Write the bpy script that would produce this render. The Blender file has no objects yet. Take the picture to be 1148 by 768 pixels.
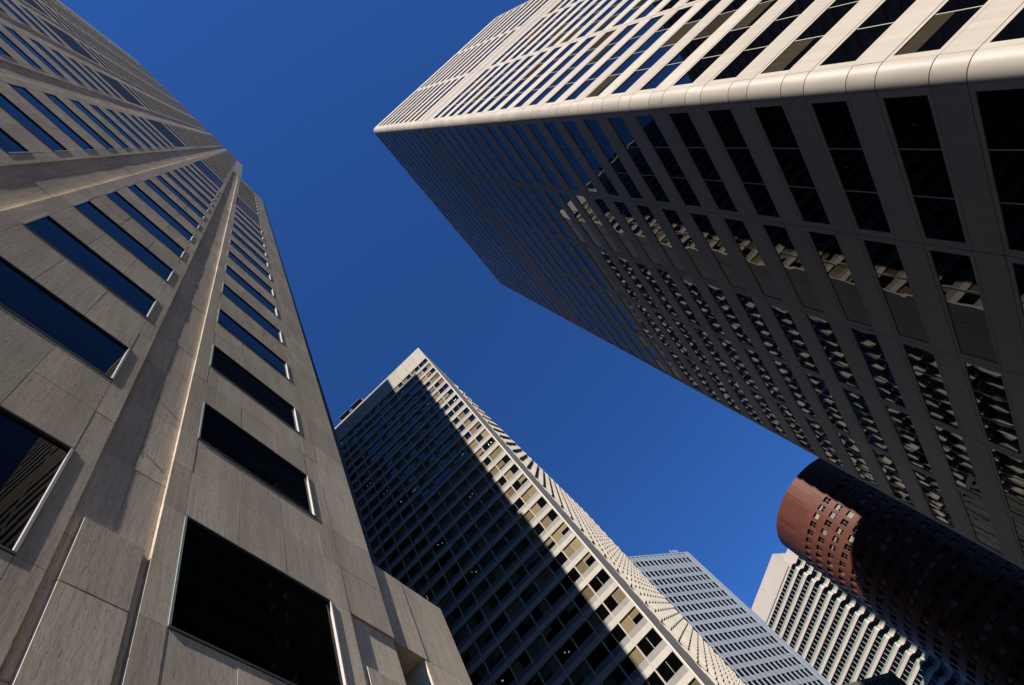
import bpy, math, random
from mathutils import Vector, Matrix

random.seed(7)
S = bpy.context.scene
COL = S.collection
EYE = 1.7                                  # camera height above the pavement
AZ, EL = math.radians(5.25), math.radians(32.0)    # sun: behind the camera, slightly to the right

# ------------------------------------------------------------------ camera
FPX = 647.889 / 1148.0
ROT = ((0.5788423943807449, -0.7106929397391921, -0.3998212448988058),
       (0.6514790139423746, 0.6979369184141151, -0.29742083368062816),
       (0.49042489420933494, -0.08831536287347459, 0.8669970125786417))
# the street runs along +X, +Y is to the left; ROT's rows are image right / image down / forward
# (measured axes point back along X and Y, so both signs are turned here)
cam_d = bpy.data.cameras.new('camera')
cam = bpy.data.objects.new('camera', cam_d)
COL.objects.link(cam)
r, d, f = (Vector(v) for v in ROT)
M = Matrix((( r.x, -d.x, -f.x, 0), (r.y, -d.y, -f.y, 0), (r.z, -d.z, -f.z, EYE), (0, 0, 0, 1)))
cam.matrix_world = M
cam_d.sensor_width = 36.0
cam_d.lens = FPX * 36.0
cam_d.clip_start = 0.05
cam_d.clip_end = 6000
S.camera = cam

def project(p):
    q = Vector(p) - Vector((0, 0, EYE))
    z = f.dot(q)
    if z < 0.01: return None
    return (0.5 + FPX * r.dot(q) / z, 384 / 768 + FPX * 1148 / 768 * d.dot(q) / z, z)

def screen_area(pts):
    """rough size in the picture of a flat outline (0 when outside the frame)"""
    ps = [project(p) for p in pts]
    if any(p is None for p in ps): return 0.0
    cx = sum(p[0] for p in ps) / len(ps); cy = sum(p[1] for p in ps) / len(ps)
    if not (-0.06 < cx < 1.06 and -0.06 < cy < 1.06): return 0.0
    a = 0
    for i in range(len(ps)):
        x0, y0, _ = ps[i]; x1, y1, _ = ps[(i + 1) % len(ps)]
        a += x0 * y1 - x1 * y0
    return abs(a)

# ------------------------------------------------------------------ mesh builder
class MB:
    def __init__(self):
        self.v = []; self.f = []; self.t = []
    def quad(self, a, b, c, e, tone=0.5):
        i = len(self.v); self.v += [tuple(a), tuple(b), tuple(c), tuple(e)]
        self.f.append((i, i + 1, i + 2, i + 3)); self.t.append(tone)
    def hexa(self, p, tone=0.5, skip=()):
        """p: eight corners, bottom ring 0-3 then top ring 4-7"""
        i = len(self.v); self.v += [tuple(q) for q in p]
        fs = ((3, 2, 1, 0), (4, 5, 6, 7), (0, 1, 5, 4), (1, 2, 6, 5), (2, 3, 7, 6), (3, 0, 4, 7))
        for k, q in enumerate(fs):
            if k in skip: continue
            self.f.append(tuple(i + j for j in q)); self.t.append(tone)
    def tube(self, a, b, rad, n=8, tone=0.5):
        a = Vector(a); b = Vector(b); w = (b - a).normalized()
        x = w.orthogonal().normalized(); y = w.cross(x); i = len(self.v)
        for c in (a, b):
            for k in range(n):
                t = 2 * math.pi * k / n
                self.v.append(tuple(c + rad * (math.cos(t) * x + math.sin(t) * y)))
        for k in range(n):
            m = (k + 1) % n
            self.f.append((i + k, i + m, i + n + m, i + n + k)); self.t.append(tone)
        self.f.append(tuple(i + k for k in reversed(range(n)))); self.t.append(tone)
        self.f.append(tuple(i + n + k for k in range(n))); self.t.append(tone)
    def join(self, o):
        i = len(self.v); self.v += o.v
        self.f += [tuple(i + j for j in q) for q in o.f]; self.t += o.t
    def build(self, name, mat, parent=None, smooth=False, origin=None):
        me = bpy.data.meshes.new(name)
        off = Vector(origin) if origin is not None else (Vector(parent['at']) if parent is not None and 'at' in parent else Vector((0, 0, 0)))
        if parent is not None and parent.type == 'MESH' and 'off' in parent: off = Vector(parent['off'])
        me.from_pydata([(x - off.x, y - off.y, z - off.z) for x, y, z in self.v], [], self.f)
        at = me.attributes.new('tone', 'FLOAT', 'FACE')
        at.data.foreach_set('value', self.t)
        me.materials.append(mat)
        if smooth:
            me.polygons.foreach_set('use_smooth', [True] * len(me.polygons))
        me.validate()
        o = bpy.data.objects.new(name, me); COL.objects.link(o)
        if parent is not None: o.parent = parent
        return o

class Frame:
    """a facade: origin o, u along the wall, n out of the wall; box(a, z, depth ranges)"""
    def __init__(self, o, u, n):
        self.o = Vector((o[0], o[1], 0)); self.u = Vector((u[0], u[1], 0)).normalized(); self.n = Vector((n[0], n[1], 0)).normalized()
        self.flip = self.u.cross(self.n).z < 0
    def p(self, a, z, dep): 
        q = self.o + self.u * a + self.n * dep
        return (q.x, q.y, z)
    def box(self, mb, a0, a1, z0, z1, d0, d1, tone=0.5, skip=()):
        P = [self.p(a0, z0, d0), self.p(a1, z0, d0), self.p(a1, z0, d1), self.p(a0, z0, d1),
             self.p(a0, z1, d0), self.p(a1, z1, d0), self.p(a1, z1, d1), self.p(a0, z1, d1)]
        if self.flip:
            P = [P[1], P[0], P[3], P[2], P[5], P[4], P[7], P[6]]
        mb.hexa(P, tone, skip)
    def face(self, mb, a0, a1, z0, z1, dep, tone=0.5):
        P = [self.p(a0, z0, dep), self.p(a1, z0, dep), self.p(a1, z1, dep), self.p(a0, z1, dep)]
        if not self.flip: P = P[::-1]
        mb.quad(*P, tone)
    def outline(self, a0, a1, z0, z1, dep=0):
        return [self.p(a0, z0, dep), self.p(a1, z0, dep), self.p(a1, z1, dep), self.p(a0, z1, dep)]

def thing(name, label, cat, at, group=None):
    o = bpy.data.objects.new(name, None); COL.objects.link(o)
    o.location = at; o.empty_display_size = 1.0
    o['at'] = tuple(at); o['label'] = label; o['category'] = cat
    if group: o['group'] = group
    return o
def structure(name, mb, mat):
    o = mb.build(name, mat); o['kind'] = 'structure'; return o

def emit_parts(root, items, name, mat, sub=(), limit=100, rest_label=None):
    """items: list of (size, main MB, [sub MBs]); the `limit` largest become parts of their own, the rest one part"""
    items = sorted(items, key=lambda t: -t[0])
    def one(main, subs, stuff=False):
        o = main.build(name, mat, root)
        o['off'] = tuple(root['at'])
        if stuff: o['kind'] = 'stuff'
        for (sn, sm), sb in zip(sub, subs):
            if sb is not None and sb.f:
                c = sb.build(sn, sm, o)
                if stuff: c['kind'] = 'stuff'
    for a, main, subs in items[:limit]: one(main, subs)
    rest = items[limit:]
    if rest:
        mm = MB(); ss = [MB() for _ in sub]
        for a, main, subs in rest:
            mm.join(main)
            for k, sb in enumerate(subs):
                if sb is not None: ss[k].join(sb)
        one(mm, ss, True)

# ------------------------------------------------------------------ materials
def mat(name, base, rough=0.6, metal=0.0, spec=0.5, ior=1.45, drough=None):
    m = bpy.data.materials.new(name); m.use_nodes = True
    nt = m.node_tree; b = nt.nodes['Principled BSDF']
    b.inputs['Base Color'].default_value = (*base, 1); b.inputs['Roughness'].default_value = rough
    b.inputs['Metallic'].default_value = metal; b.inputs['IOR'].default_value = ior
    b.inputs['Specular IOR Level'].default_value = spec
    if drough is not None and 'Diffuse Roughness' in b.inputs: b.inputs['Diffuse Roughness'].default_value = drough
    return m, nt, b
def node(nt, t, **kw):
    n = nt.nodes.new(t)
    for k, v in kw.items(): setattr(n, k, v)
    return n
def position(nt, scale):
    g = node(nt, 'ShaderNodeNewGeometry'); m = node(nt, 'ShaderNodeMapping')
    m.inputs['Scale'].default_value = scale
    nt.links.new(g.outputs['Position'], m.inputs['Vector']); return m.outputs['Vector']
def noise(nt, vec, scale, detail=3, rough=0.55, dist=0.0):
    n = node(nt, 'ShaderNodeTexNoise'); n.inputs['Scale'].default_value = scale
    n.inputs['Detail'].default_value = detail; n.inputs['Roughness'].default_value = rough
    n.inputs['Distortion'].default_value = dist
    nt.links.new(vec, n.inputs['Vector']); return n.outputs['Fac']
def ramp(nt, fac, stops):
    n = node(nt, 'ShaderNodeValToRGB'); e = n.color_ramp.elements
    while len(e) < len(stops): e.new(0.5)
    for k, (p, c) in enumerate(stops):
        e[k].position = p; e[k].color = (*c, 1) if len(c) == 3 else c
    nt.links.new(fac, n.inputs['Fac']); return n.outputs['Color']
def mix(nt, kind, a, b, fac=1.0):
    n = node(nt, 'ShaderNodeMix', data_type='RGBA', blend_type=kind)
    n.inputs[0].default_value = fac if not hasattr(fac, 'links') else 1
    if hasattr(fac, 'links'): nt.links.new(fac, n.inputs[0])
    nt.links.new(a, n.inputs[6])
    if isinstance(b, tuple): n.inputs[7].default_value = (*b, 1)
    else: nt.links.new(b, n.inputs[7])
    return n.outputs[2]
def tone_gain(nt, lo, hi):
    a = node(nt, 'ShaderNodeAttribute', attribute_name='tone')
    mr = node(nt, 'ShaderNodeMapRange'); mr.inputs[3].default_value = lo; mr.inputs[4].default_value = hi
    nt.links.new(a.outputs['Fac'], mr.inputs[0])
    c = node(nt, 'ShaderNodeCombineColor')
    for k in range(3): nt.links.new(mr.outputs[0], c.inputs[k])
    return c.outputs[0]
def bump(nt, b, h, strength, dist):
    n = node(nt, 'ShaderNodeBump'); n.inputs['Strength'].default_value = strength; n.inputs['Distance'].default_value = dist
    nt.links.new(h, n.inputs['Height']); nt.links.new(n.outputs['Normal'], b.inputs['Normal'])

def make_stone():
    m, nt, b = mat('travertine', (0.45, 0.4, 0.33), 0.8, spec=0.25, drough=1.0)
    veins = noise(nt, position(nt, (5.5, 5.5, 0.30)), 3.0, 6, 0.68, 0.12)
    c = ramp(nt, veins, [(0.32, (0.52, 0.438, 0.34)), (0.5, (0.625, 0.538, 0.424)), (0.68, (0.70, 0.614, 0.498))])
    fine = noise(nt, position(nt, (30, 30, 3.0)), 3.0, 3, 0.7)
    c = mix(nt, 'MULTIPLY', c, ramp(nt, fine, [(0.34, (0.74, 0.72, 0.70)), (0.52, (1, 1, 1)), (0.7, (1.10, 1.10, 1.10))]))
    pits = noise(nt, position(nt, (15, 15, 1.6)), 3.0, 4, 0.7, 0.25)
    c = mix(nt, 'MULTIPLY', c, ramp(nt, pits, [(0.315, (0.26, 0.23, 0.20)), (0.385, (1, 1, 1))]))
    stain = noise(nt, position(nt, (1.3, 1.3, 0.16)), 1.0, 4, 0.6)
    c = mix(nt, 'MULTIPLY', c, ramp(nt, stain, [(0.30, (0.78, 0.76, 0.74)), (0.62, (1.05, 1.045, 1.03))]))
    c = mix(nt, 'MULTIPLY', c, tone_gain(nt, 0.88, 1.10))
    nt.links.new(c, b.inputs['Base Color'])
    add = node(nt, 'ShaderNodeMath', operation='ADD')
    nt.links.new(pits, add.inputs[0]); nt.links.new(fine, add.inputs[1])
    bump(nt, b, add.outputs[0], 0.10, 0.01)
    return m
def make_plain(name, base, rough=0.55, spec=0.4, var=0.10, tone=(0.94, 1.06), vs=(0.5, 0.5, 0.12), drough=None):
    m, nt, b = mat(name, base, rough, spec=spec, drough=drough)
    n = noise(nt, position(nt, vs), 2.2, 4, 0.6)
    lo, hi = 1 - var, 1 + var
    c = ramp(nt, n, [(0.3, tuple(x * lo for x in base)), (0.7, tuple(min(1, x * hi) for x in base))])
    c = mix(nt, 'MULTIPLY', c, tone_gain(nt, *tone))
    nt.links.new(c, b.inputs['Base Color']); return m
def make_glass(name, base=(0.001, 0.001, 0.0012), ior=1.8, wave=0.0, scale=0.5, rough=0.015, tilt=0.0):
    m, nt, b = mat(name, base, rough, ior=ior)
    if wave:
        n = noise(nt, position(nt, (1, 1, 1)), scale, 1.5, 0.45)
        bump(nt, b, n, 1.0, wave)
    return m

STONE = make_stone()
FRAME = make_plain('pale_aluminium', (0.31, 0.295, 0.28), 0.4, 0.5, 0.04)
DARKM = make_plain('dark_bronze', (0.035, 0.033, 0.032), 0.45, 0.5, 0.1)
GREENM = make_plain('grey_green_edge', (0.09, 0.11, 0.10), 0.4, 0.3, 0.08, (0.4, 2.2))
GL_L = make_glass('tinted_glass', ior=1.33, wave=0.004, scale=0.6)
GL_L.node_tree.nodes['Principled BSDF'].inputs['Specular IOR Level'].default_value = 0.18
GL_R = make_glass('dark_glass', ior=1.55, wave=0.006, scale=0.5)
GL_C = make_glass('office_glass', (0.001, 0.001, 0.001), ior=1.6, wave=0.004, scale=0.4)
CURT = make_plain('brown_curtain', (0.013, 0.010, 0.0065), 0.9, 0.05, 0.25, (0.4, 1.7), (4, 4, 0.2))
GL_D = make_glass('black_glass', (0.001, 0.001, 0.001), ior=1.3)
CREAM = make_plain('cream_panel', (0.285, 0.252, 0.213), 0.5, 0.2, 0.08, (0.90, 1.07), (1.2, 1.2, 0.15))
BROWNP = make_plain('tan_belt_panel', (0.19, 0.158, 0.13), 0.5, 0.35, 0.05)
JOINT = make_plain('dark_joint', (0.03, 0.027, 0.024), 0.8, 0.2)
CONC = make_plain('white_precast', (0.375, 0.345, 0.31), 0.9, 0.05, 0.07, (0.93, 1.07), drough=0.7)
CONCM = make_plain('grey_precast', (0.42, 0.388, 0.342), 0.8, 0.15, 0.07)
CONCG = make_plain('grey_spandrel', (0.15, 0.144, 0.138), 0.95, 0.02, 0.08)
BLIND = make_plain('tan_blind', (0.11, 0.087, 0.05), 0.95, 0.0, 0.10, (0.55, 1.3), (3, 3, 0.3))
BLUEAL = make_plain('blue_grey_aluminium', (0.148, 0.173, 0.213), 0.5, 0.3, 0.05, (0.85, 1.3))
PINK = make_plain('pale_pink_granite', (0.30, 0.262, 0.238), 0.6, 0.35, 0.05)
GREENS = make_plain('green_spandrel', (0.135, 0.17, 0.125), 0.4, 0.5, 0.08)
RED = make_plain('red_granite', (0.074, 0.0265, 0.019), 0.55, 0.12, 0.12, (0.82, 1.15), (0.8, 0.8, 0.5))
DGREY = make_plain('dark_precast', (0.07, 0.069, 0.067), 0.7, 0.3, 0.08)
ROOF = make_plain('roof_gravel', (0.2, 0.19, 0.18), 0.9, 0.2, 0.1)
ASPH = make_plain('asphalt', (0.03, 0.03, 0.031), 0.9, 0.2, 0.15, vs=(1, 1, 1))
PAVE = make_plain('concrete_paving', (0.085, 0.08, 0.073), 0.85, 0.3, 0.12, vs=(0.8, 0.8, 0.8))
PAINT = make_plain('road_paint', (0.75, 0.74, 0.7), 0.7, 0.3, 0.08)
LAMP, _nt, _b = mat('fluorescent_lamp', (0.8, 0.85, 0.75), 0.5)
_b.inputs['Emission Color'].default_value = (0.75, 0.95, 0.7, 1); _b.inputs['Emission Strength'].default_value = 0.16

# ------------------------------------------------------------------ ground
g = MB(); g.quad((-1500, -1500, 0), (1500, -1500, 0), (1500, 1500, 0), (-1500, 1500, 0)); structure('ground', g, ASPH)
g = MB()
g.quad((-600, -17.0, 0.004), (600, -17.0, 0.004), (600, 0.9 - 2.4, 0.004), (-600, 0.9 - 2.4, 0.004)); structure('road', g, ASPH)
fx = Frame((0, 0), (1, 0), (0, 1))
g = MB(); fx.box(g, -600, 600, 0.006, 0.14, -1.5, 4.45); structure('pavement', g, PAVE)
g = MB(); fx.box(g, -600, 600, 0.006, 0.14, -21.9, -17.0); structure('pavement', g, PAVE)
g = MB()
for k in range(-30, 60): g.quad((k * 9.0, -9.3, 0.008), (k * 9.0 + 3, -9.3, 0.008), (k * 9.0 + 3, -9.18, 0.008), (k * 9.0, -9.18, 0.008))
structure('lane_marking', g, PAINT)

# ------------------------------------------------------------------ LEFT TRAVERTINE TOWER
def build_left():
    s = 4.6; Y0 = s
    root = thing('travertine_tower', 'tall grey-brown travertine tower with projecting dark windows and vertical recesses, rising along the left side',
                 'skyscraper', (0, Y0, 0))
    F = Frame((0, Y0), (1, 0), (0, -1))          # depth is positive towards the street
    Z = lambda z: z * s + EYE
    REC = -0.055
    TH = 0.11
    tops = [1.925] + [2.90 + 0.915 * k for k in range(48)]
    hts = [0.515] + [0.40] * 48
    ZTOP, ZA = 39.0, 23.8
    rnd = random.Random(3)
    def slab(mb, a0, a1, z0, z1, dep, jit=0.0025):
        j = rnd.uniform(-jit, jit); g = 0.0045
        F.box(mb, a0 * s + g, a1 * s - g, Z(z0) + g, Z(z1) - g, dep - TH, dep + j, rnd.random(), skip=())
    wins = []; louvres = []
    def window(w0, w1, zb, zt):
        a0, a1, z0, z1 = w0 * s, w1 * s, Z(zb), Z(zt)
        fr = MB(); t = 0.035; pr = 0.020; bk = -0.05
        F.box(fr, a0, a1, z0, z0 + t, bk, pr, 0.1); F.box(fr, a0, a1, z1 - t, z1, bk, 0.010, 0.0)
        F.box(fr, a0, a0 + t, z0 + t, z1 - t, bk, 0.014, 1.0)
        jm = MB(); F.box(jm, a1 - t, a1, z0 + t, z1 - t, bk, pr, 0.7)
        gl = MB(); F.face(gl, a0 + t, a1 - t, z0 + t, z1 - t, -0.03)
        wins.append((screen_area(F.outline(a0, a1, z0, z1)), fr, [jm, gl]))
    def louvre(w0, w1, zb, zt):
        a0, a1, z0, z1 = w0 * s, w1 * s, Z(zb), Z(zt)
        mb = MB(); F.face(mb, a0, a1, z0, z1, -0.09, 0.2)
        n = 16
        for k in range(n + 1):
            a = a0 + (a1 - a0 - 0.06) * k / n
            F.box(mb, a, a + 0.06, z0, z1, -0.088, -0.01, 0.9)
        louvres.append(mb)
    def bay(name, xa, xb, w0, w1, ztop, zbot=1.13):
        mb = MB()
        skip = {13, 14, 15}
        low = lambda c, z: -0.045 if (c[0] > 1.4 and z < 1.93) else 0.0    # the wall steps back at the foot of the outer bay
        # below the first window
        cols = [(xa, w0), (w0, w0 + (w1 - w0) / 3), (w0 + (w1 - w0) / 3, w0 + 2 * (w1 - w0) / 3), (w0 + 2 * (w1 - w0) / 3, w1)]
        right = [(w1, xb)] if xb - w1 < 0.2 else [(w1, 1.45), (1.45, xb)]
        cols += right
        zz = [-0.35, 0.1, 0.5, 0.9, 1.41]
        for z0, z1 in zip(zz, zz[1:]):
            for c in cols: slab(mb, c[0], c[1], z0, z1, low(c, z1))
        k = 0
        while k < len(tops):
            zt = tops[k]; zb = zt - hts[k]
            if zt > ztop - 0.25: break
            if k == 13:
                zt = tops[15]; louvre(w0, w1, zb, zt); k = 15
            else:
                window(w0, w1, zb, zt)
            for c in [cols[0]] + right: slab(mb, c[0], c[1], zb, zt, low(c, zt))
            nb = tops[k + 1] - hts[k + 1]
            if tops[k + 1] > ztop - 0.25: nb = ztop
            mid = zt + (nb - zt) * 0.5
            for z0, z1 in ((zt, mid), (mid, nb)):
                for c in cols: slab(mb, c[0], c[1], z0, z1, 0)
            k += 1
        o = mb.build('stone_bay', STONE, root); return o
    def recess(xa, xb, ztop, zbot):
        mb = MB(); z = zbot
        while z < ztop - 0.01:
            z2 = min(z + 0.4575, ztop)
            m = (xa + xb) / 2
            slab(mb, xa, m, z, z2, REC, 0.006); slab(mb, m, xb, z, z2, REC, 0.006)
            z = z2
        mb.build('recess_strip', STONE, root)
    # core behind the stone
    core = MB()
    F.box(core, -6.25 * s, 0.72 * s, 0.0, Z(ZTOP) - 0.1, -75, -TH - 0.02, 0.2)
    F.box(core, 0.722 * s, 1.705 * s, 0.0, Z(ZA) - 0.1, -60, -TH - 0.02, 0.2)
    core.build('core_wall', JOINT, root)
    cap = MB()
    F.box(cap, -6.25 * s, 0.72 * s + 0.02, Z(ZTOP) - 0.1, Z(ZTOP) + 0.5, -75.02, 0.01, 0.6)
    F.box(cap, 0.726 * s, 1.71 * s + 0.02, Z(ZA) - 0.1, Z(ZA) + 0.35, -60.02, 0.01, 0.6)
    F.box(cap, 0.37 * s, 0.722 * s + 0.01, Z(24.3), Z(ZTOP) - 0.1, -74.9, -0.004, 0.6)
    cap.build('parapet', STONE, root)
    ph = MB(); F.box(ph, -5 * s, 0.3 * s, Z(ZTOP) + 0.5, Z(ZTOP) + 12, -70, -7.0, 0.5); ph.build('penthouse', STONE, root)
    # bays
    bay('a', 0.604, 1.71, 0.686, 1.345, ZA)
    P = 1.045
    for k in range(6):
        o = -P * k
        bay('b', -0.445 + o, 0.37 + o, -0.362 + o, 0.297 + o, ZTOP)
        recess(-0.68 + o, -0.445 + o, ZTOP, -0.35)
    recess(0.37, 0.604, 24.3, 1.12)
    mb = MB()
    slab(mb, -6.25, -5.905, -0.35, ZTOP, 0); mb.build('stone_bay', STONE, root)
    emit_parts(root, wins, 'window', GREENM, (('jamb', FRAME), ('pane', GL_L)))
    for l in louvres: l.build('louvre', LOUV, root)
    # pilaster block standing in the recess
    mb = MB()
    for z0, z1 in ((-0.35, 0.2), (0.2, 0.8), (0.8, 1.397), (1.403, 1.655)):
        F.box(mb, 0.401 * s, 0.578 * s, Z(z0), Z(z1), -0.12, 0.004, rnd.random())
    mb.build('pilaster_block', STONE, root)
    mb = MB()
    for z0, z1 in ((-0.35, 0.3), (0.3, 1.0), (1.0, 1.666)): F.box(mb, 1.478 * s, 1.70 * s, Z(z0) + .004, Z(z1) - .004, -0.12, 0.004, rnd.random())
    mb.build('pilaster_block', STONE, root)
    mb = MB(); F.box(mb, 0.37 * s, 0.604 * s, Z(-0.35), Z(1.12), -0.13, -0.07, 0.3); mb.build('recess_strip', STONE, root)
    # tie-back studs in the recess
    for k in range(22):
        mb = MB(); zc = Z(2.18 + 0.4575 * k); a = 0.485 * s
        mb.tube(F.p(a, zc, REC - 0.01), F.p(a, zc, REC + 0.03), 0.012); mb.tube(F.p(a, zc, REC + 0.03), F.p(a, zc, REC + 0.045), 0.024)
        mb.build('tie_back_stud', DARKM, root)
    # dark metal strip at the far corner
    mb = MB(); F.box(mb, 1.711 * s, 1.711 * s + 0.40, Z(2.46), Z(ZA) + 0.3, -0.6, -0.12, 0.3); mb.build('corner_strip', DARKM, root)
    # low wing beyond the corner
    mb = MB(); DP = -0.045
    def pslab(a0, a1, z0, z1, dep=DP): slab(mb, a0, a1, z0, z1, dep, 0.003)
    pslab(1.712, 1.935, 1.925, 2.45); pslab(1.935, 2.262, 1.925, 2.45)
    pslab(1.915, 2.268, 1.2, 1.925); pslab(1.915, 2.275, -0.35, 1.2)
    F.box(mb, 1.718 * s, 2.258 * s, Z(2.40), Z(2.44), -20, DP - 0.11, 0.4)
    F.box(mb, 1.72 * s, 2.255 * s, Z(1.935), Z(2.40), -20, DP - 0.115, 0.4)
    F.box(mb, 1.92 * s, 2.255 * s, 0, Z(1.935), -20, DP - 0.115, 0.4)
    F.box(mb, 1.70 * s, 1.92 * s, 0, Z(1.935), -20, -2.2, 0.2)
    # jamb and soffit of the deep opening
    F.box(mb, 1.913 * s, 1.919 * s, 0, Z(1.93), -2.2, DP - 0.005, 0.8)
    F.box(mb, 1.74 * s, 1.912 * s, Z(1.926), Z(1.934), -2.2, DP - 0.002, 0.3)
    mb.build('low_wing', STONE, root)
    return root, F, s, Z, slab
LOUV = make_plain('louvre_metal', (0.055, 0.065, 0.075), 0.4, 0.5, 0.06, (0.35, 1.2))
build_left()

# ------------------------------------------------------------------ RIGHT CREAM TOWER
def build_right():
    s = 22.0
    root = thing('cream_panel_tower', 'huge cream-panelled tower with a rounded corner, sunlit one side and dark the other',
                 'skyscraper', (0.69 * s, -s, 0))
    Z = lambda z: z * s + EYE
    XJ, RR = 0.681, 0.039
    A = Frame((0, -s), (1, 0), (0, 1))                          # shaded face: a = x
    B = Frame(((XJ - RR) * s, 0), (0, -1), (-1, 0))            # sunlit face: a = -y
    ZT = 6.22
    ks = list(range(-4, 31)); belt = {20, 21}
    zb = lambda k: 0.788 + 0.1745 * k
    WH = 0.091
    faces = [(A, [XJ + 0.4287 * i for i in range(6)], 3), (B, [1.039 + 0.5605 * i for i in range(4)], 4)]
    rnd = random.Random(5)
    wins = []
    for F, xs, npane in faces:
        wall = MB(); g = 0.028
        for x0, x1 in zip(xs, xs[1:]):
            a0, a1 = x0 * s + g, x1 * s - g
            for k in ks:
                z0 = Z(zb(k)); z1 = Z(zb(k) + WH)
                # spandrel below this window
                lo = Z(zb(k - 1) + WH) + 0.19 if k > ks[0] else 0.0
                F.box(wall, a0, a1, lo + g, z0 - 0.19 - g, -0.3, rnd.uniform(-.004, .004), rnd.random())
                if k in belt: continue
                fr = MB(); gl = MB(); cu = MB(); lp = MB(); e = 0.19; dep = -0.012
                wa0, wa1 = a0, a1
                # frame bars round the ribbon of panes
                F.box(fr, wa0, wa1, z0 - e, z0, -0.28, dep); F.box(fr, wa0, wa1, z1, z1 + e, -0.28, dep)
                F.box(fr, wa0, wa0 + 0.38, z0, z1, -0.28, dep); F.box(fr, wa1 - 0.38, wa1, z0, z1, -0.28, dep)
                p0, p1 = wa0 + 0.38, wa1 - 0.38; w = (p1 - p0) / npane
                for q in range(1, npane):
                    F.box(fr, p0 + q * w - 0.03, p0 + q * w + 0.03, z0, z1, -0.2, -0.05, 0.4)
                qc = rnd.choice((0, 1, 2, 3, 9, 9)); ql = rnd.choice((0, 9, 9, 9, 9, 9, 9, 9, 9, 9, 9, 9, 9, 9, 9, 9, 9, 9, 9, 9, 9, 9, 9, 9, 9, 9, 9, 9))
                for q in range(npane):
                    ta, tb = rnd.gauss(0, 0.004), rnd.gauss(0, 0.004)   # panes are never set quite true
                    P = [F.p(p0 + q * w, z0, -0.08 - ta - tb), F.p(p0 + (q + 1) * w, z0, -0.08 + ta - tb), F.p(p0 + (q + 1) * w, z1, -0.08 + ta + tb), F.p(p0 + q * w, z1, -0.08 - ta + tb)]
                    if not F.flip: P = P[::-1]
                    gl.quad(*P)
                    if npane == 4 and q == qc:
                        h = rnd.choice((1.0, 1.0, 0.45, 0.7)); F.face(cu, p0 + q * w + 0.04, p0 + (q + 1) * w - 0.04, z1 - 0.02 - (z1 - z0 - 0.04) * h, z1 - 0.02, -0.062, rnd.random())
                    if npane == 3 and q == ql and k < 18:
                        c = p0 + (q + rnd.uniform(.2, .8)) * w; zc = z0 + rnd.uniform(.3, 1.2); F.face(lp, c, c + 0.07, zc, zc + 0.26, -0.062)
                wins.append((screen_area(F.outline(wa0, wa1, z0, z1)), fr, [gl, cu, lp]))
            # below the roof
            F.box(wall, a0, a1, Z(zb(30) + WH) + 0.19 + g, Z(ZT), -0.3, 0, 0.5)
        wall.build('wall', CREAM, root)
        for z0, z1 in ((zb(20) - 0.009, zb(20) + WH + 0.009), (zb(21) - 0.009, zb(21) + WH + 0.009)):
            bm = MB()
            for x0, x1 in zip(xs, xs[1:]):
                n = 14
                for q in range(n):
                    a0 = x0 * s + g + (x1 * s - x0 * s - 2 * g) * q / n; a1 = x0 * s + g + (x1 * s - x0 * s - 2 * g) * (q + 1) / n
                    F.box(bm, a0 + 0.01, a1 - 0.01, Z(z0) + g, Z(z1) - g, -0.3, -0.03, rnd.random())
            bm.build('louvre_belt', BROWNP, root)
    # rounded corner, one curved panel per storey band
    cc = MB(); n = 36
    cx, cy = XJ * s, -s - RR * s
    bands = []
    for k in ks:
        lo = Z(zb(k - 1) + WH) + 0.19 if k > ks[0] else 0.0
        bands.append((lo, Z(zb(k)) - 0.19)); bands.append((Z(zb(k)) - 0.19, Z(zb(k) + WH) + 0.19))
    bands.append((Z(zb(30) + WH) + 0.19, Z(ZT)))
    for z0, z1 in bands:
        t = rnd.random()
        for q in range(n):
            t0 = math.pi / 2 + math.pi / 2 * q / n; t1 = math.pi / 2 + math.pi / 2 * (q + 1) / n
            r1 = RR * s
            P = lambda t, z, rr: (cx + rr * math.cos(t), cy + rr * math.sin(t), z)
            gz = 0.022
            cc.quad(P(t0, z1 - gz, r1), P(t1, z1 - gz, r1), P(t1, z0 + gz, r1), P(t0, z0 + gz, r1), t)
            cc.quad(P(t0, z0 + gz, r1), P(t1, z0 + gz, r1), P(t1, z0 + gz, r1 - .1), P(t0, z0 + gz, r1 - .1), t)
            cc.quad(P(t1, z1 - gz, r1), P(t0, z1 - gz, r1), P(t0, z1 - gz, r1 - .1), P(t1, z1 - gz, r1 - .1), t)
    cc.build('rounded_corner', CREAM, root)
    x0, x1 = (XJ - RR) * s + 0.31, (XJ + 0.4287 * 5) * s - 0.02
    y0, y1 = -s - 0.31, -2.72 * s + 0.02
    core = MB(); K = Frame((0, 0), (1, 0), (0, 1)); K.box(core, x0, x1, 0, Z(ZT) - 0.3, y1, y0, 0.3)
    cr = RR * s - 0.12
    for q in range(8):
        t0 = math.pi / 2 + math.pi / 2 * q / 8; t1 = math.pi / 2 + math.pi / 2 * (q + 1) / 8
        core.quad((cx + cr * math.cos(t0), cy + cr * math.sin(t0), Z(ZT) - 0.3), (cx + cr * math.cos(t1), cy + cr * math.sin(t1), Z(ZT) - 0.3),
                  (cx + cr * math.cos(t1), cy + cr * math.sin(t1), 0), (cx + cr * math.cos(t0), cy + cr * math.sin(t0), 0))
    core.build('core_wall', JOINT, root)
    # the two far corners and the back
    ends = MB()
    K.box(ends, x1 + 0.005, x1 + 0.3, 0, Z(ZT), y1 - 0.3, -s, 0.5)
    K.box(ends, (XJ - RR) * s, x1 + 0.3, 0, Z(ZT), y1 - 0.62, y1 - 0.31, 0.5)
    ends.build('wall', CREAM, root)
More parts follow.
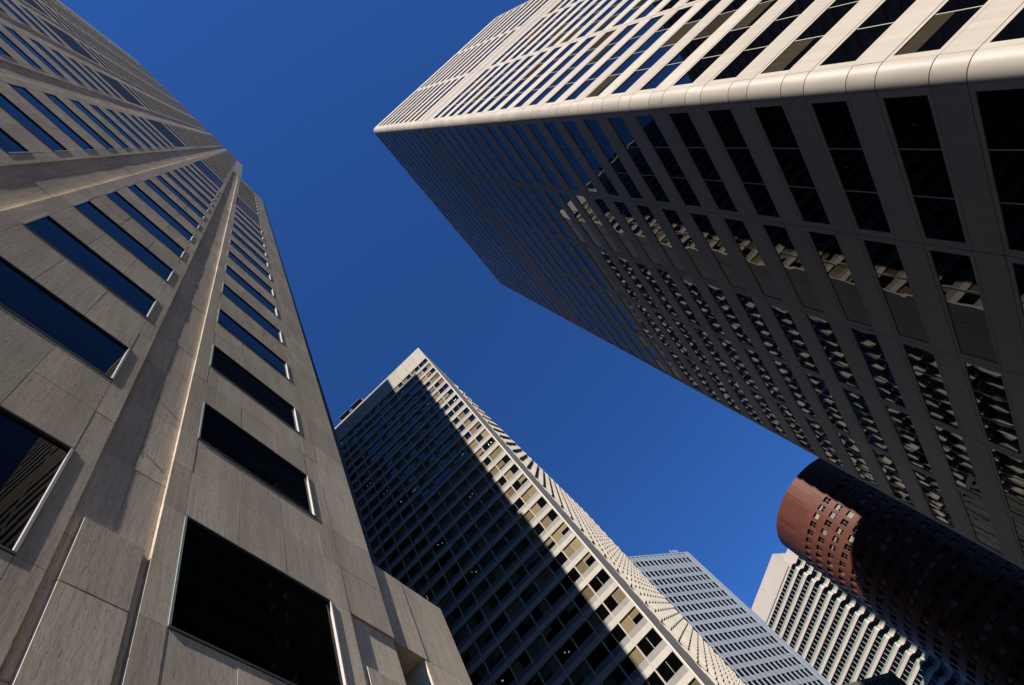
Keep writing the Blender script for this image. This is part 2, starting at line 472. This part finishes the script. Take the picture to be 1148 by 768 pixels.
    emit_parts(root, wins, 'window', CREAM, (('pane', GL_R), ('curtain', CURT), ('ceiling_light', LAMP)))
build_right()

# ------------------------------------------------------------------ CENTRE WHITE TOWER
def build_centre():
    s = 65.7
    X0, YC = s, 0.0825 * s
    root = thing('white_precast_tower', 'white precast tower in the centre with horizontal bands, half in shadow, its street side scalloped',
                 'skyscraper', (X0, YC, 0))
    Z = lambda z: z * s + EYE
    A = Frame((X0, YC), (0, 1), (-1, 0))             # banded face
    B = Frame((X0, YC), (1, 0), (0, -1))             # scalloped face
    MOD, FL = 0.0455 * s, 0.0565 * s
    NB = 26; W = NB * MOD + 0.4
    ZT = Z(2.31); e0 = Z(0.824)
    ks = list(range(-14, 25))
    rnd = random.Random(11)
    wins = []
    LH, GH = 0.90, 0.95
    spand = MB()
    for k in ks:
        e = e0 + FL * k
        if e < 2: continue
        if k < 24:
            mb = MB(); 
            for i in range(NB + 1):
                a0 = 0.3 if i == 0 else 0.4 + MOD * i - MOD + 0.0
            A.box(mb, 0.16, W, e, e + LH, -0.3, 0.0, rnd.random()); mb.build('ledge', CONC, root)
            A.box(spand, 0.16, W, e + LH, e + LH + GH, -0.3, -0.16, rnd.random())
        for i in range(NB):
            a0, a1 = 0.2 + MOD * i, 0.2 + MOD * (i + 1)
            z0, z1 = e - FL + LH + GH, e
            if z0 < 2: continue
            fr = MB()
            A.box(fr, a0 + 0.05, a1 - 0.05, z1 - 0.12, z1 - 0.002, -0.3, -0.2, 0.1)
            A.box(fr, (a0 + a1) / 2 - 0.025, (a0 + a1) / 2 + 0.025, z0 + .002, z1 - 0.12, -0.3, -0.20, 0.3)
            gl = MB()
            t = rnd.gauss(0, 0.002)
            A.face(gl, a0 + 0.05, a1 - 0.05, z0 + .002, z1 - 0.12, -0.24 + t)
            bl = MB(); lp = MB()
            lit_room = rnd.random() < 0.07
            m = (a0 + a1) / 2
            for (b0, b1) in ((a0 + 0.06, m - 0.03), (m + 0.03, a1 - 0.06)):
                q = rnd.random()
                if q < 0.55 and not lit_room:
                    dz = (z1 - 0.13 - z0) * (1.0 if q < 0.33 else rnd.uniform(0.25, 0.9))
                    A.face(bl, b0, b1, z1 - 0.13 - dz, z1 - 0.13, -0.228 + t, rnd.random())
            if lit_room:
                for j in range(2):
                    c = a0 + 0.5 + rnd.random() * 1.2; zc = z0 + 0.5 + rnd.random() * 0.8
                    A.face(lp, c + j * 0.28, c + j * 0.28 + 0.13, zc, zc + 0.24, -0.225)
            wins.append((screen_area(A.outline(a0, a1, z0, z1)), fr, [gl, bl, lp]))
    spand.build('spandrel', CONCG, root)
    emit_parts(root, wins, 'window', DARKM, (('pane', GL_C), ('blind', BLIND), ('ceiling_light', LAMP)))
    for i in range(NB + 1):
        mb = MB(); a = 0.2 + MOD * i
        A.box(mb, a - 0.09, a + 0.09, 2, e0 + FL * 24, -0.3, 0.012 if i else 0.006, rnd.random()); mb.build('mullion', CONC, root)
    # parapet with vertical panel joints
    mb = MB(); pz = e0 + FL * 24
    for i in range(NB * 1):
        a0, a1 = (0.0 if i == 0 else 0.2 + MOD * i), 0.2 + MOD * (i + 1)
        A.box(mb, a0 + 0.02, a1 - 0.02, pz, ZT, -0.4, 0.02 if i else 0.03, rnd.random())
    mb.build('parapet', CONC, root)
    XE = 23
    xs = 11.5
    core = MB()
    K = Frame((0, 0), (1, 0), (0, 1))
    K.box(core, X0 + 0.31, X0 + xs + XE * MOD, 0, ZT - 0.6, YC + 0.30, YC + W - 0.1, 0.4)
    core.build('core_wall', JOINT, root)
    mb = MB()
    B.box(mb, 0.003, xs, 0, ZT - 0.003, -0.13, 0.0, 0.5); mb.build('corner_pier', CONCM, root)
    mb = MB(); B.box(mb, xs, xs + XE * MOD, pz + 0.4, ZT, -0.31, 0.02, 0.5)
    K.box(mb, X0 + xs + XE * MOD, X0 + xs + XE * MOD + 0.3, 0, ZT, YC - 0.05, YC + W, 0.5)
    mb.build('parapet', CONC, root)
    # street side: slender ribs whose profile swells to a sharp lip at every storey, spandrels and glass between them
    gl = MB(); B.face(gl, xs, xs + XE * MOD, 2, pz, -0.02)
    gl.build('glass_wall', GL_C, root)
    for k in ks:
        e = e0 + FL * k
        if e < 4 or k > 23: continue
        mb = MB(); B.box(mb, xs + .02, xs + XE * MOD - .02, e, e + LH + GH, -0.3, 0.05, rnd.random()); mb.build('spandrel', DGREY, root)
    nz = 25
    def shape(v):
        # body of the rib swells out to a lip at its foot, with a short waist under the next storey's lip
        if v < 0.08: return 0.36 + 0.14 * math.sin(v / 0.08 * math.pi / 2)
        if v < 0.76: return 0.50 - 0.32 * ((v - 0.08) / 0.68) ** 1.5
        if v < 0.80: return 0.18 - 0.10 * (v - 0.76) / 0.04
        return 0.08
    for i in range(XE + 1):
        a0 = xs + MOD * i + 0.02; a1 = a0 + 0.46
        mb = MB(); tn = rnd.random()
        prof = []
        for k in ks:
            e = e0 + FL * k - 0.12
            if e < 4 or k > 23: continue
            for j in range(nz + 1):
                v = j / nz
                prof.append((e + FL * v - (0.002 if j == nz else 0), shape(v)))
        for (z0, d0), (z1, d1) in zip(prof, prof[1:]):
            P = lambda a, z, q: B.p(a, z, q)
            for (a, b_, c_, e_) in (((a0, z0, d0), (a1, z0, d0), (a1, z1, d1), (a0, z1, d1)),):
                Q = [P(*a), P(*b_), P(*c_), P(*e_)]
                mb.quad(*(Q if B.flip else Q[::-1]), tn)
            if z1 - z0 > 0.01:
                Q = [P(a0, z0, -0.2), P(a0, z0, d0), P(a0, z1, d1), P(a0, z1, -0.2)]
                mb.quad(*(Q if B.flip else Q[::-1]), tn)
                Q = [P(a1, z0, d0), P(a1, z0, -0.2), P(a1, z1, -0.2), P(a1, z1, d1)]
                mb.quad(*(Q if B.flip else Q[::-1]), tn)
        mb.build('scalloped_rib', CONC, root)
    # window-cleaning rig on the roof edge
    rg = thing('roof_crane', 'small dark window-cleaning rig on the roof edge of the white precast tower', 'roof crane', (X0 + 0.6, YC + 26, ZT))
    C = Frame((X0, YC), (0, 1), (-1, 0))
    def part(nm, m, *bx):
        b = MB()
        for x in bx: C.box(b, *x)
        return b.build(nm, m, rg)
    y = 22.4
    part('rail', FRAME, (y - 1.5, y + 8.5, ZT + .003, ZT + 0.25, -1.2, -1.0), (y - 1.5, y + 8.5, ZT + .003, ZT + 0.25, -2.6, -2.4))
    part('carriage', DARKM, (y + 2.0, y + 5.2, ZT + 0.5, ZT + 1.6, -3.0, -0.7), (y + 3.0, y + 4.0, ZT + 1.6, ZT + 2.6, -2.4, -1.4))
    for q in (2.2, 4.6): part('wheel', DARKM, (y + q, y + q + 0.4, ZT + 0.25, ZT + 0.5, -1.3, -0.9), (y + q, y + q + 0.4, ZT + 0.25, ZT + 0.5, -2.7, -2.3))
    part('boom', DARKM, (y - 1.0, y + 7.6, ZT + 2.6, ZT + 3.3, -1.6, -0.9))
    part('gangway', DARKM, (y - 0.6, y + 3.0, ZT + 2.3, ZT + 2.55, -0.9, 0.3), (y + 4.0, y + 7.2, ZT + 2.3, ZT + 2.55, -0.9, 0.3))
build_centre()

# ------------------------------------------------------------------ BLUE-GREY TOWER behind
def build_blue():
    s = 180.0
    o = (s, -0.0575 * s)
    root = thing('blue_grey_tower', 'blue-grey metal tower with closely spaced small dark windows behind the white precast tower', 'skyscraper', (o[0], o[1], 0))
    F = Frame(o, (-0.796, 0.605), (-0.605, -0.796))
    FL, MOD = 0.0216 * s, 1.78
    ZT = 0.707 * s + EYE
    rnd = random.Random(4)
    L0 = 1.9; N = 20; W = L0 + N * MOD + 1.0
    core = MB(); F.box(core, 0.05, W, 0, ZT - 1.2, -26, -0.35, 0.4); core.build('core_wall', BLUEAL, root)
    sp = MB(); wins = []
    F.box(sp, 0, W, ZT - 0.5, ZT, -0.6, 0, 0.6)
    zc = 0.657 * s + EYE
    WHh = 1.2
    rows = [0.6815 * s + EYE + 0.6] + [zc - FL * k for k in range(30)]
    prev = ZT - 0.5
    for ri, z in enumerate(rows):
        if z < 4: break
        z0, z1 = z - WHh, z + WHh
        F.box(sp, L0, W, z1, prev, -0.35, -0.12, rnd.random() * 0.4)
        prev = z0
        for i in range(N):
            a0, a1 = L0 + MOD * i + 0.11, L0 + MOD * (i + 1) - 0.11
            fr = MB(); gl = MB()
            F.box(fr, a0, a1, z0, z0 + 0.05, -0.34, -0.2, 0.2); F.box(fr, a0, a1, z1 - 0.05, z1, -0.34, -0.2, 0.2)
            F.face(gl, a0, a1, z0 + 0.05, z1 - 0.05, -0.34)
            wins.append((screen_area(F.outline(a0, a1, z0, z1)), fr, [gl]))
    F.box(sp, L0, W, 0, prev, -0.35, -0.12, 0.5)
    sp.build('spandrel', BLUEAL, root)
    emit_parts(root, wins, 'window', BLUEAL, (('pane', GL_D),))
    for i in range(N + 1):
        mb = MB(); a = L0 + MOD * i
        F.box(mb, a - 0.11, a + 0.11, 0, ZT - 0.5, -0.35, -0.03, 1.0); mb.build('mullion', BLUEAL, root)
    mb = MB()
    for a0, a1, t in ((0, 0.55, .8), (0.62, 1.2, .4), (1.27, L0 - 0.3, .7)): F.box(mb, a0, a1, 0, ZT - 0.5, -0.6, 0.0, t)
    mb.build('corner_pier', BLUEAL, root)
    r2 = thing('roof_rig', 'tiny metal frame standing on the roof edge of the blue-grey tower', 'roof rig', F.p(4.5, ZT, -1))
    mb = MB()
    for a in (3.0, 4.2, 5.6): mb.tube(F.p(a, ZT, -1), F.p(a, ZT + 2.6, -1), 0.1)
    mb.build('post', FRAME, r2)
    mb = MB(); mb.tube(F.p(2.6, ZT + 1.5, -1), F.p(6.0, ZT + 2.4, -1), 0.1); mb.tube(F.p(2.4, ZT + 1.9, -1), F.p(6.2, ZT + 1.9, -1), 0.1)
    mb.build('rail', FRAME, r2)
build_blue()

# ------------------------------------------------------------------ PINK BANDED TOWER far behind
def build_pink():
    s = 240.0
    o = (s, -0.061 * s)
    root = thing('pink_banded_tower', 'pale pink tower with stepped horizontal bands and green spandrels behind the round red tower', 'skyscraper', (o[0], o[1], 0))
    F = Frame(o, (-0.584, -0.812), (-0.812, 0.584))
    FL = 0.0145 * s; ZT = 0.5475 * s + EYE; Zp = 0.512 * s + EYE
    T1 = 27.0; DEL = -2.0; T2 = 75.0; Rr = 0.7
    # outline of the facade in plan: projecting bay, curved return, set-back wall
    path = [(-1.6, 0.0)]
    for q in range(1, 7): 
        t = q / 6 * math.pi / 2; path.append((T1 - Rr + Rr * math.sin(t), -Rr + Rr * math.cos(t)))
    for q in range(0, 7):
        t = q / 6 * math.pi / 2; path.append((T1 + Rr - Rr * math.cos(t), DEL + Rr - Rr * math.sin(t)))
    path.append((T2, DEL))
    def strip(mb, z0, z1, off, tone=0.5):
        n = len(path); norm = []
        for i in range(n):
            p0 = path[max(0, i - 1)]; p1 = path[min(n - 1, i + 1)]
            dx, dy = p1[0] - p0[0], p1[1] - p0[1]; l = math.hypot(dx, dy)
            norm.append((-dy / l, dx / l))
        q = [(p[0] + off * m[0], p[1] + off * m[1]) for p, m in zip(path, norm)]
        for i in range(n - 1):
            A0, A1 = q[i], q[i + 1]
            a = [F.p(A0[0], z0, A0[1]), F.p(A1[0], z0, A1[1]), F.p(A1[0], z1, A1[1]), F.p(A0[0], z1, A0[1])]
            bI = [F.p(path[i][0], z0, path[i][1] - 0.02), F.p(path[i + 1][0], z0, path[i + 1][1] - 0.02)]
            bT = [F.p(path[i][0], z1, path[i][1] - 0.02), F.p(path[i + 1][0], z1, path[i + 1][1] - 0.02)]
            mb.quad(*(a if F.flip else a[::-1]), tone)
            mb.quad(a[0], a[1], bI[1], bI[0], tone); mb.quad(a[3], a[2], bT[1], bT[0], tone)
    rnd = random.Random(9)
    core = MB(); F.box(core, -1.55, T2, 0, Zp, -30, DEL - 0.4, 0.4); F.box(core, -1.55, T1 - 0.4, 0, Zp, DEL - 0.4, -0.35, 0.4); core.build('core_wall', JOINT, root)
    par = MB(); 
    F.box(par, -0.6, 0.105 * s, Zp + 0.9, ZT, -20, 0.35, 0.5); F.box(par, -1.6, T1 - 0.7, Zp - 0.1, Zp + 0.9, -20, 0.1, 0.6)
    F.box(par, 0.105 * s + .01, T2, Zp - 0.1, ZT - 3.5, -20, DEL + 0.2, 0.6)
    par.build('parapet', PINK, root)
    green = MB(); wins = []
    k = 0
    while True:
        z = Zp - FL * k - FL                  # foot of the pink band of this storey
        if z < 3: break
        mb = MB(); strip(mb, z, z + 0.98, 0.35, rnd.random()); mb.build('band', PINK, root)
        strip(green, z + 0.98, z + 1.8, 0.06, rnd.random())
        def win(a0, a1, dep):
            fr = MB(); gl = MB()
            F.box(fr, a1 - 0.07, a1 + 0.07, z + 1.8, z + FL, dep - 0.2, dep + 0.02, 0.7)
            F.face(gl, a0 + 0.09, a1 - 0.09, z + 1.8, z + FL, dep - 0.02)
            wins.append((screen_area(F.outline(a0, a1, z + 2, z + FL, dep)), fr, [gl]))
        a = -1.6
        while a + 1.65 < T1 - Rr: win(a, a + 1.65, 0.0); a += 1.65
        a = T1 + Rr
        while a + 1.65 < T2: win(a, a + 1.65, DEL); a += 1.65
        k += 1
    green.build('spandrel', GREENS, root)
    gw = MB(); strip(gw, 3, Zp, -0.03, 0.3); gw.build('glass_wall', GL_D, root)
    emit_parts(root, wins, 'window', PINK, (('pane', GL_D),))
build_pink()

# ------------------------------------------------------------------ ROUND RED TOWER
def build_red():
    H = 99.7
    cx, cy, R = 1.706 * H, -0.473 * H, 0.165 * H
    root = thing('round_red_tower', 'round dark red granite tower with small square windows, mostly in shade, below the cream-panelled tower', 'skyscraper', (cx, cy, 0))
    ZT = H + EYE
    ax = Vector((-0.584, -0.812)); EXT = 22.0
    # perimeter: half circle facing the street corner plus straight flanks
    def per(t):
        """t = arc length from the left tangent point, over the round front"""
        th = t / R
        a0 = math.atan2(ax.y, ax.x)
        ang = a0 - math.pi / 2 - th          # sweeps clockwise seen from above
        return Vector((math.cos(ang), math.sin(ang)))
    # full circle is enough for what shows; the flank is a second drum further along
    rnd = random.Random(2)
    n = 40; MODA = 2 * math.pi / n; FL = 3.46; W = 1.55
    stone = MB(); wins = []
    rows = []
    z = 0.5725 * 155 + EYE
    while z > 6: rows.append(z); z -= FL
    def pt(a, z, rr): return (cx + rr * math.cos(a), cy + rr * math.sin(a), z)
    def patch(mb, a0, a1, z0, z1, rr, tone, sub=2):
        for q in range(sub):
            b0 = a0 + (a1 - a0) * q / sub; b1 = a0 + (a1 - a0) * (q + 1) / sub
            mb.quad(pt(b0, z0, rr), pt(b1, z0, rr), pt(b1, z1, rr), pt(b0, z1, rr), tone)
    hw = MODA * 0.32
    for i in range(n):
        ac = MODA * i; a0, a1 = ac - MODA / 2, ac + MODA / 2
        top = ZT
        # blank band below the roof, in courses
        zz = [rows[0] + 1.15, rows[0] + 2.6, rows[0] + 4.4, ZT]
        for z0, z1 in zip(zz, zz[1:]): 
            for q in range(2): patch(stone, a0 + MODA / 2 * q, a0 + MODA / 2 * (q + 1), z0, z1, R, rnd.random(), 1)
        for k, zr in enumerate(rows):
            z0, z1 = zr - 0.75, zr + 0.95
            below = rows[k + 1] + 0.95 + 0.0 if k + 1 < len(rows) else 0
            up = (rows[0] + 1.15) if k == 0 else None
            patch(stone, a0, ac - hw, z0, z1, R, rnd.random(), 1); patch(stone, ac + hw, a1, z0, z1, R, rnd.random(), 1)
            patch(stone, a0, a1, below, z0, R, rnd.random(), 2)
            if up: patch(stone, a0, a1, z1, up, R, rnd.random(), 2)
            # reveals
            rev = 0.45
            for (aa, s_) in ((ac - hw, 1), (ac + hw, -1)):
                P = [pt(aa, z0, R), pt(aa, z0, R - rev), pt(aa, z1, R - rev), pt(aa, z1, R)]
                stone.quad(*P, 0.5)
            for zz_ in (z0, z1): stone.quad(pt(ac - hw, zz_, R), pt(ac + hw, zz_, R), pt(ac + hw, zz_, R - rev), pt(ac - hw, zz_, R - rev), 0.5)
            fr = MB(); gl = MB(); bl = MB()
            rad = Vector((math.cos(ac), math.sin(ac))); FF = Frame((cx + rad.x * (R - rev), cy + rad.y * (R - rev)), (-rad.y, rad.x), (rad.x, rad.y))
            w = R * hw
            for (b0, b1, y0, y1) in ((-w, w, z0, z0 + .08), (-w, w, z1 - .08, z1), (-w, -w + .08, z0 + .08, z1 - .08), (w - .08, w, z0 + .08, z1 - .08), (-.04, .04, z0 + .08, z1 - .08), (-w + .08, w - .08, z0 + 1.0, z0 + 1.06)):
                FF.box(fr, b0, b1, y0, y1, -0.05, 0.06 if b0 != -w + .08 else 0.05, 0.6)
            dx = rnd.gauss(0, .012); 
            FF.face(gl, -w + .08, w - .08, z0 + .08, z1 - .08, 0.0)
            if rnd.random() < 0.45: FF.face(bl, -w + .08, w - .08, z0 + .08 + rnd.uniform(0, .9), z1 - .08, 0.015, rnd.random())
            vis = screen_area(FF.outline(-w, w, z0, z1)) if rad.x * -cx + rad.y * -cy > 0 else 0
            wins.append((vis, fr, [gl, bl]))
    stone.build('wall', RED, root)
    roof = MB()
    for q in range(60):
        a0, a1 = 2 * math.pi * q / 60, 2 * math.pi * (q + 1) / 60
        roof.quad((cx, cy, ZT - 0.6), pt(a0, ZT - 0.6, R), pt(a1, ZT - 0.6, R), (cx, cy, ZT - 0.6))
        roof.quad(pt(a0, ZT - .6, R - .5), pt(a1, ZT - .6, R - .5), pt(a1, ZT, R - .5), pt(a0, ZT, R - .5)); roof.quad(pt(a0, ZT, R), pt(a1, ZT, R), pt(a1, ZT, R - .5), pt(a0, ZT, R - .5))
    roof.build('roof', RED, root)
    core = MB()
    for q in range(40):
        a0, a1 = 2 * math.pi * q / 40, 2 * math.pi * (q + 1) / 40
        core.quad(pt(a0, 0, R - .55), pt(a1, 0, R - .55), pt(a1, ZT - 1, R - .55), pt(a0, ZT - 1, R - .55))
    core.build('core_wall', JOINT, root)
    emit_parts(root, wins, 'window', GREYF, (('pane', GL_D), ('blind', PALEB)))
GREYF = make_plain('grey_frame', (0.08, 0.077, 0.074), 0.5, 0.3, 0.05)
PALEB = make_plain('pale_blind', (0.20, 0.20, 0.19), 0.95, 0.0, 0.06, (0.7, 1.15))
build_red()

# ------------------------------------------------------------------ DARK FLUTED BLOCK low between the far towers
def build_fluted():
    H = 49.0
    b = (2.857 * H, -0.3638 * H); a = (2.616 * H, -0.1767 * H)
    u = Vector((a[0] - b[0], a[1] - b[1])).normalized()
    root = thing('fluted_block', 'low dark block with upright ribs in shadow at the foot of the pink banded tower', 'office block', (b[0], b[1], 0))
    F = Frame(b, (u.x, u.y), (u.y, -u.x))
    if F.n.x > 0: F = Frame(b, (u.x, u.y), (-u.y, u.x))
    mb = MB(); F.box(mb, 0, 45, 0, H + EYE - 0.8, -25, -0.3, 0.3); mb.build('wall', DGREY, root)
    mb = MB(); F.box(mb, 0, 45, H + EYE - 0.8, H + EYE, -25, 0.05, 0.5); mb.build('parapet', DGREY, root)
    for k in range(40):
        mb = MB(); F.box(mb, 0.2 + 1.1 * k, 0.65 + 1.1 * k, 0, H + EYE - 0.8, -0.3, 0.0, 0.7); mb.build('rib', DGREY, root)
    G = Frame(b, (-F.n.x, -F.n.y), (-u.x, -u.y))
    for k in range(22):
        mb = MB(); G.box(mb, 0.4 + 1.1 * k, 0.85 + 1.1 * k, 0, H + EYE - 0.8, 0.0, 0.3, 0.7); mb.build('rib', DGREY, root)
build_fluted()

# ------------------------------------------------------------------ neighbours that throw shade or show in glass, one added to block sky light
def build_plain_tower(name, label, x0, x1, y0, y1, h, m):
    root = thing(name, label, 'office tower', (x0, y0, 0))
    K = Frame((0, 0), (1, 0), (0, 1))
    mb = MB(); K.box(mb, x0 + .4, x1 - .4, 0, h - 1, y0 + .4, y1 - .4, 0.3); mb.build('glass_wall', GL_C, root)
    mb = MB(); z = 0
    while z < h - 2:
        K.box(mb, x0, x1, z, z + 1.7, y0, y1, random.random()); z += 3.9
    K.box(mb, x0 - .1, x1 + .1, h - 3, h, y0 - .1, y1 + .1, 0.5)
    mb.build('spandrel', m, root)
build_plain_tower('unseen_tower', 'grey office tower hidden behind the cream-panelled tower, shading the round red tower', 95, 125, -85, -51, 185, DGREY)
build_plain_tower('unseen_tower', 'grey office tower hidden behind the travertine tower, narrowing the sky over the street', 14, 50, 42, 80, 170, DGREY)  # added block: keeps sky light off the cream tower's shaded face
build_plain_tower('unseen_tower', 'dark office tower mirrored in sunlit windows of the cream-panelled tower', -95, -5, -165, -120, 170, DGREY)

# ------------------------------------------------------------------ light
w = bpy.data.worlds.new('World'); S.world = w; w.use_nodes = True
nt = w.node_tree; bg = nt.nodes['Background']
sky = nt.nodes.new('ShaderNodeTexSky'); sky.sky_type = 'NISHITA'; sky.sun_disc = False
sky.sun_elevation = EL; sky.sun_rotation = math.atan2(-math.cos(AZ), -math.sin(AZ))
sky.altitude = 0; sky.air_density = 1.0; sky.dust_density = 0.0; sky.ozone_density = 10.0
# deep, polarised blue of the photograph
nt.links.new(mix(nt, 'MULTIPLY', sky.outputs[0], (0.60, 0.94, 1.32)), bg.inputs[0]); bg.inputs[1].default_value = 0.05
sl = bpy.data.lights.new('sun', 'SUN'); sl.energy = 5.0; sl.angle = math.radians(0.5); sl.color = (1.0, 0.93, 0.83)
so = bpy.data.objects.new('sun', sl); COL.objects.link(so)
sd = Vector((-math.cos(AZ) * math.cos(EL), -math.sin(AZ) * math.cos(EL), math.sin(EL)))
so.rotation_euler = sd.to_track_quat('Z', 'Y').to_euler()
so.location = sd * 300
vs = S.view_settings
vs.view_transform = 'Standard'; vs.look = 'None'; vs.gamma = 1; vs.exposure = 1.15
vs.use_curve_mapping = False
S.render.engine = 'CYCLES'
S.cycles.caustics_reflective = False; S.cycles.max_bounces = 6; S.cycles.diffuse_bounces = 2; S.cycles.glossy_bounces = 3
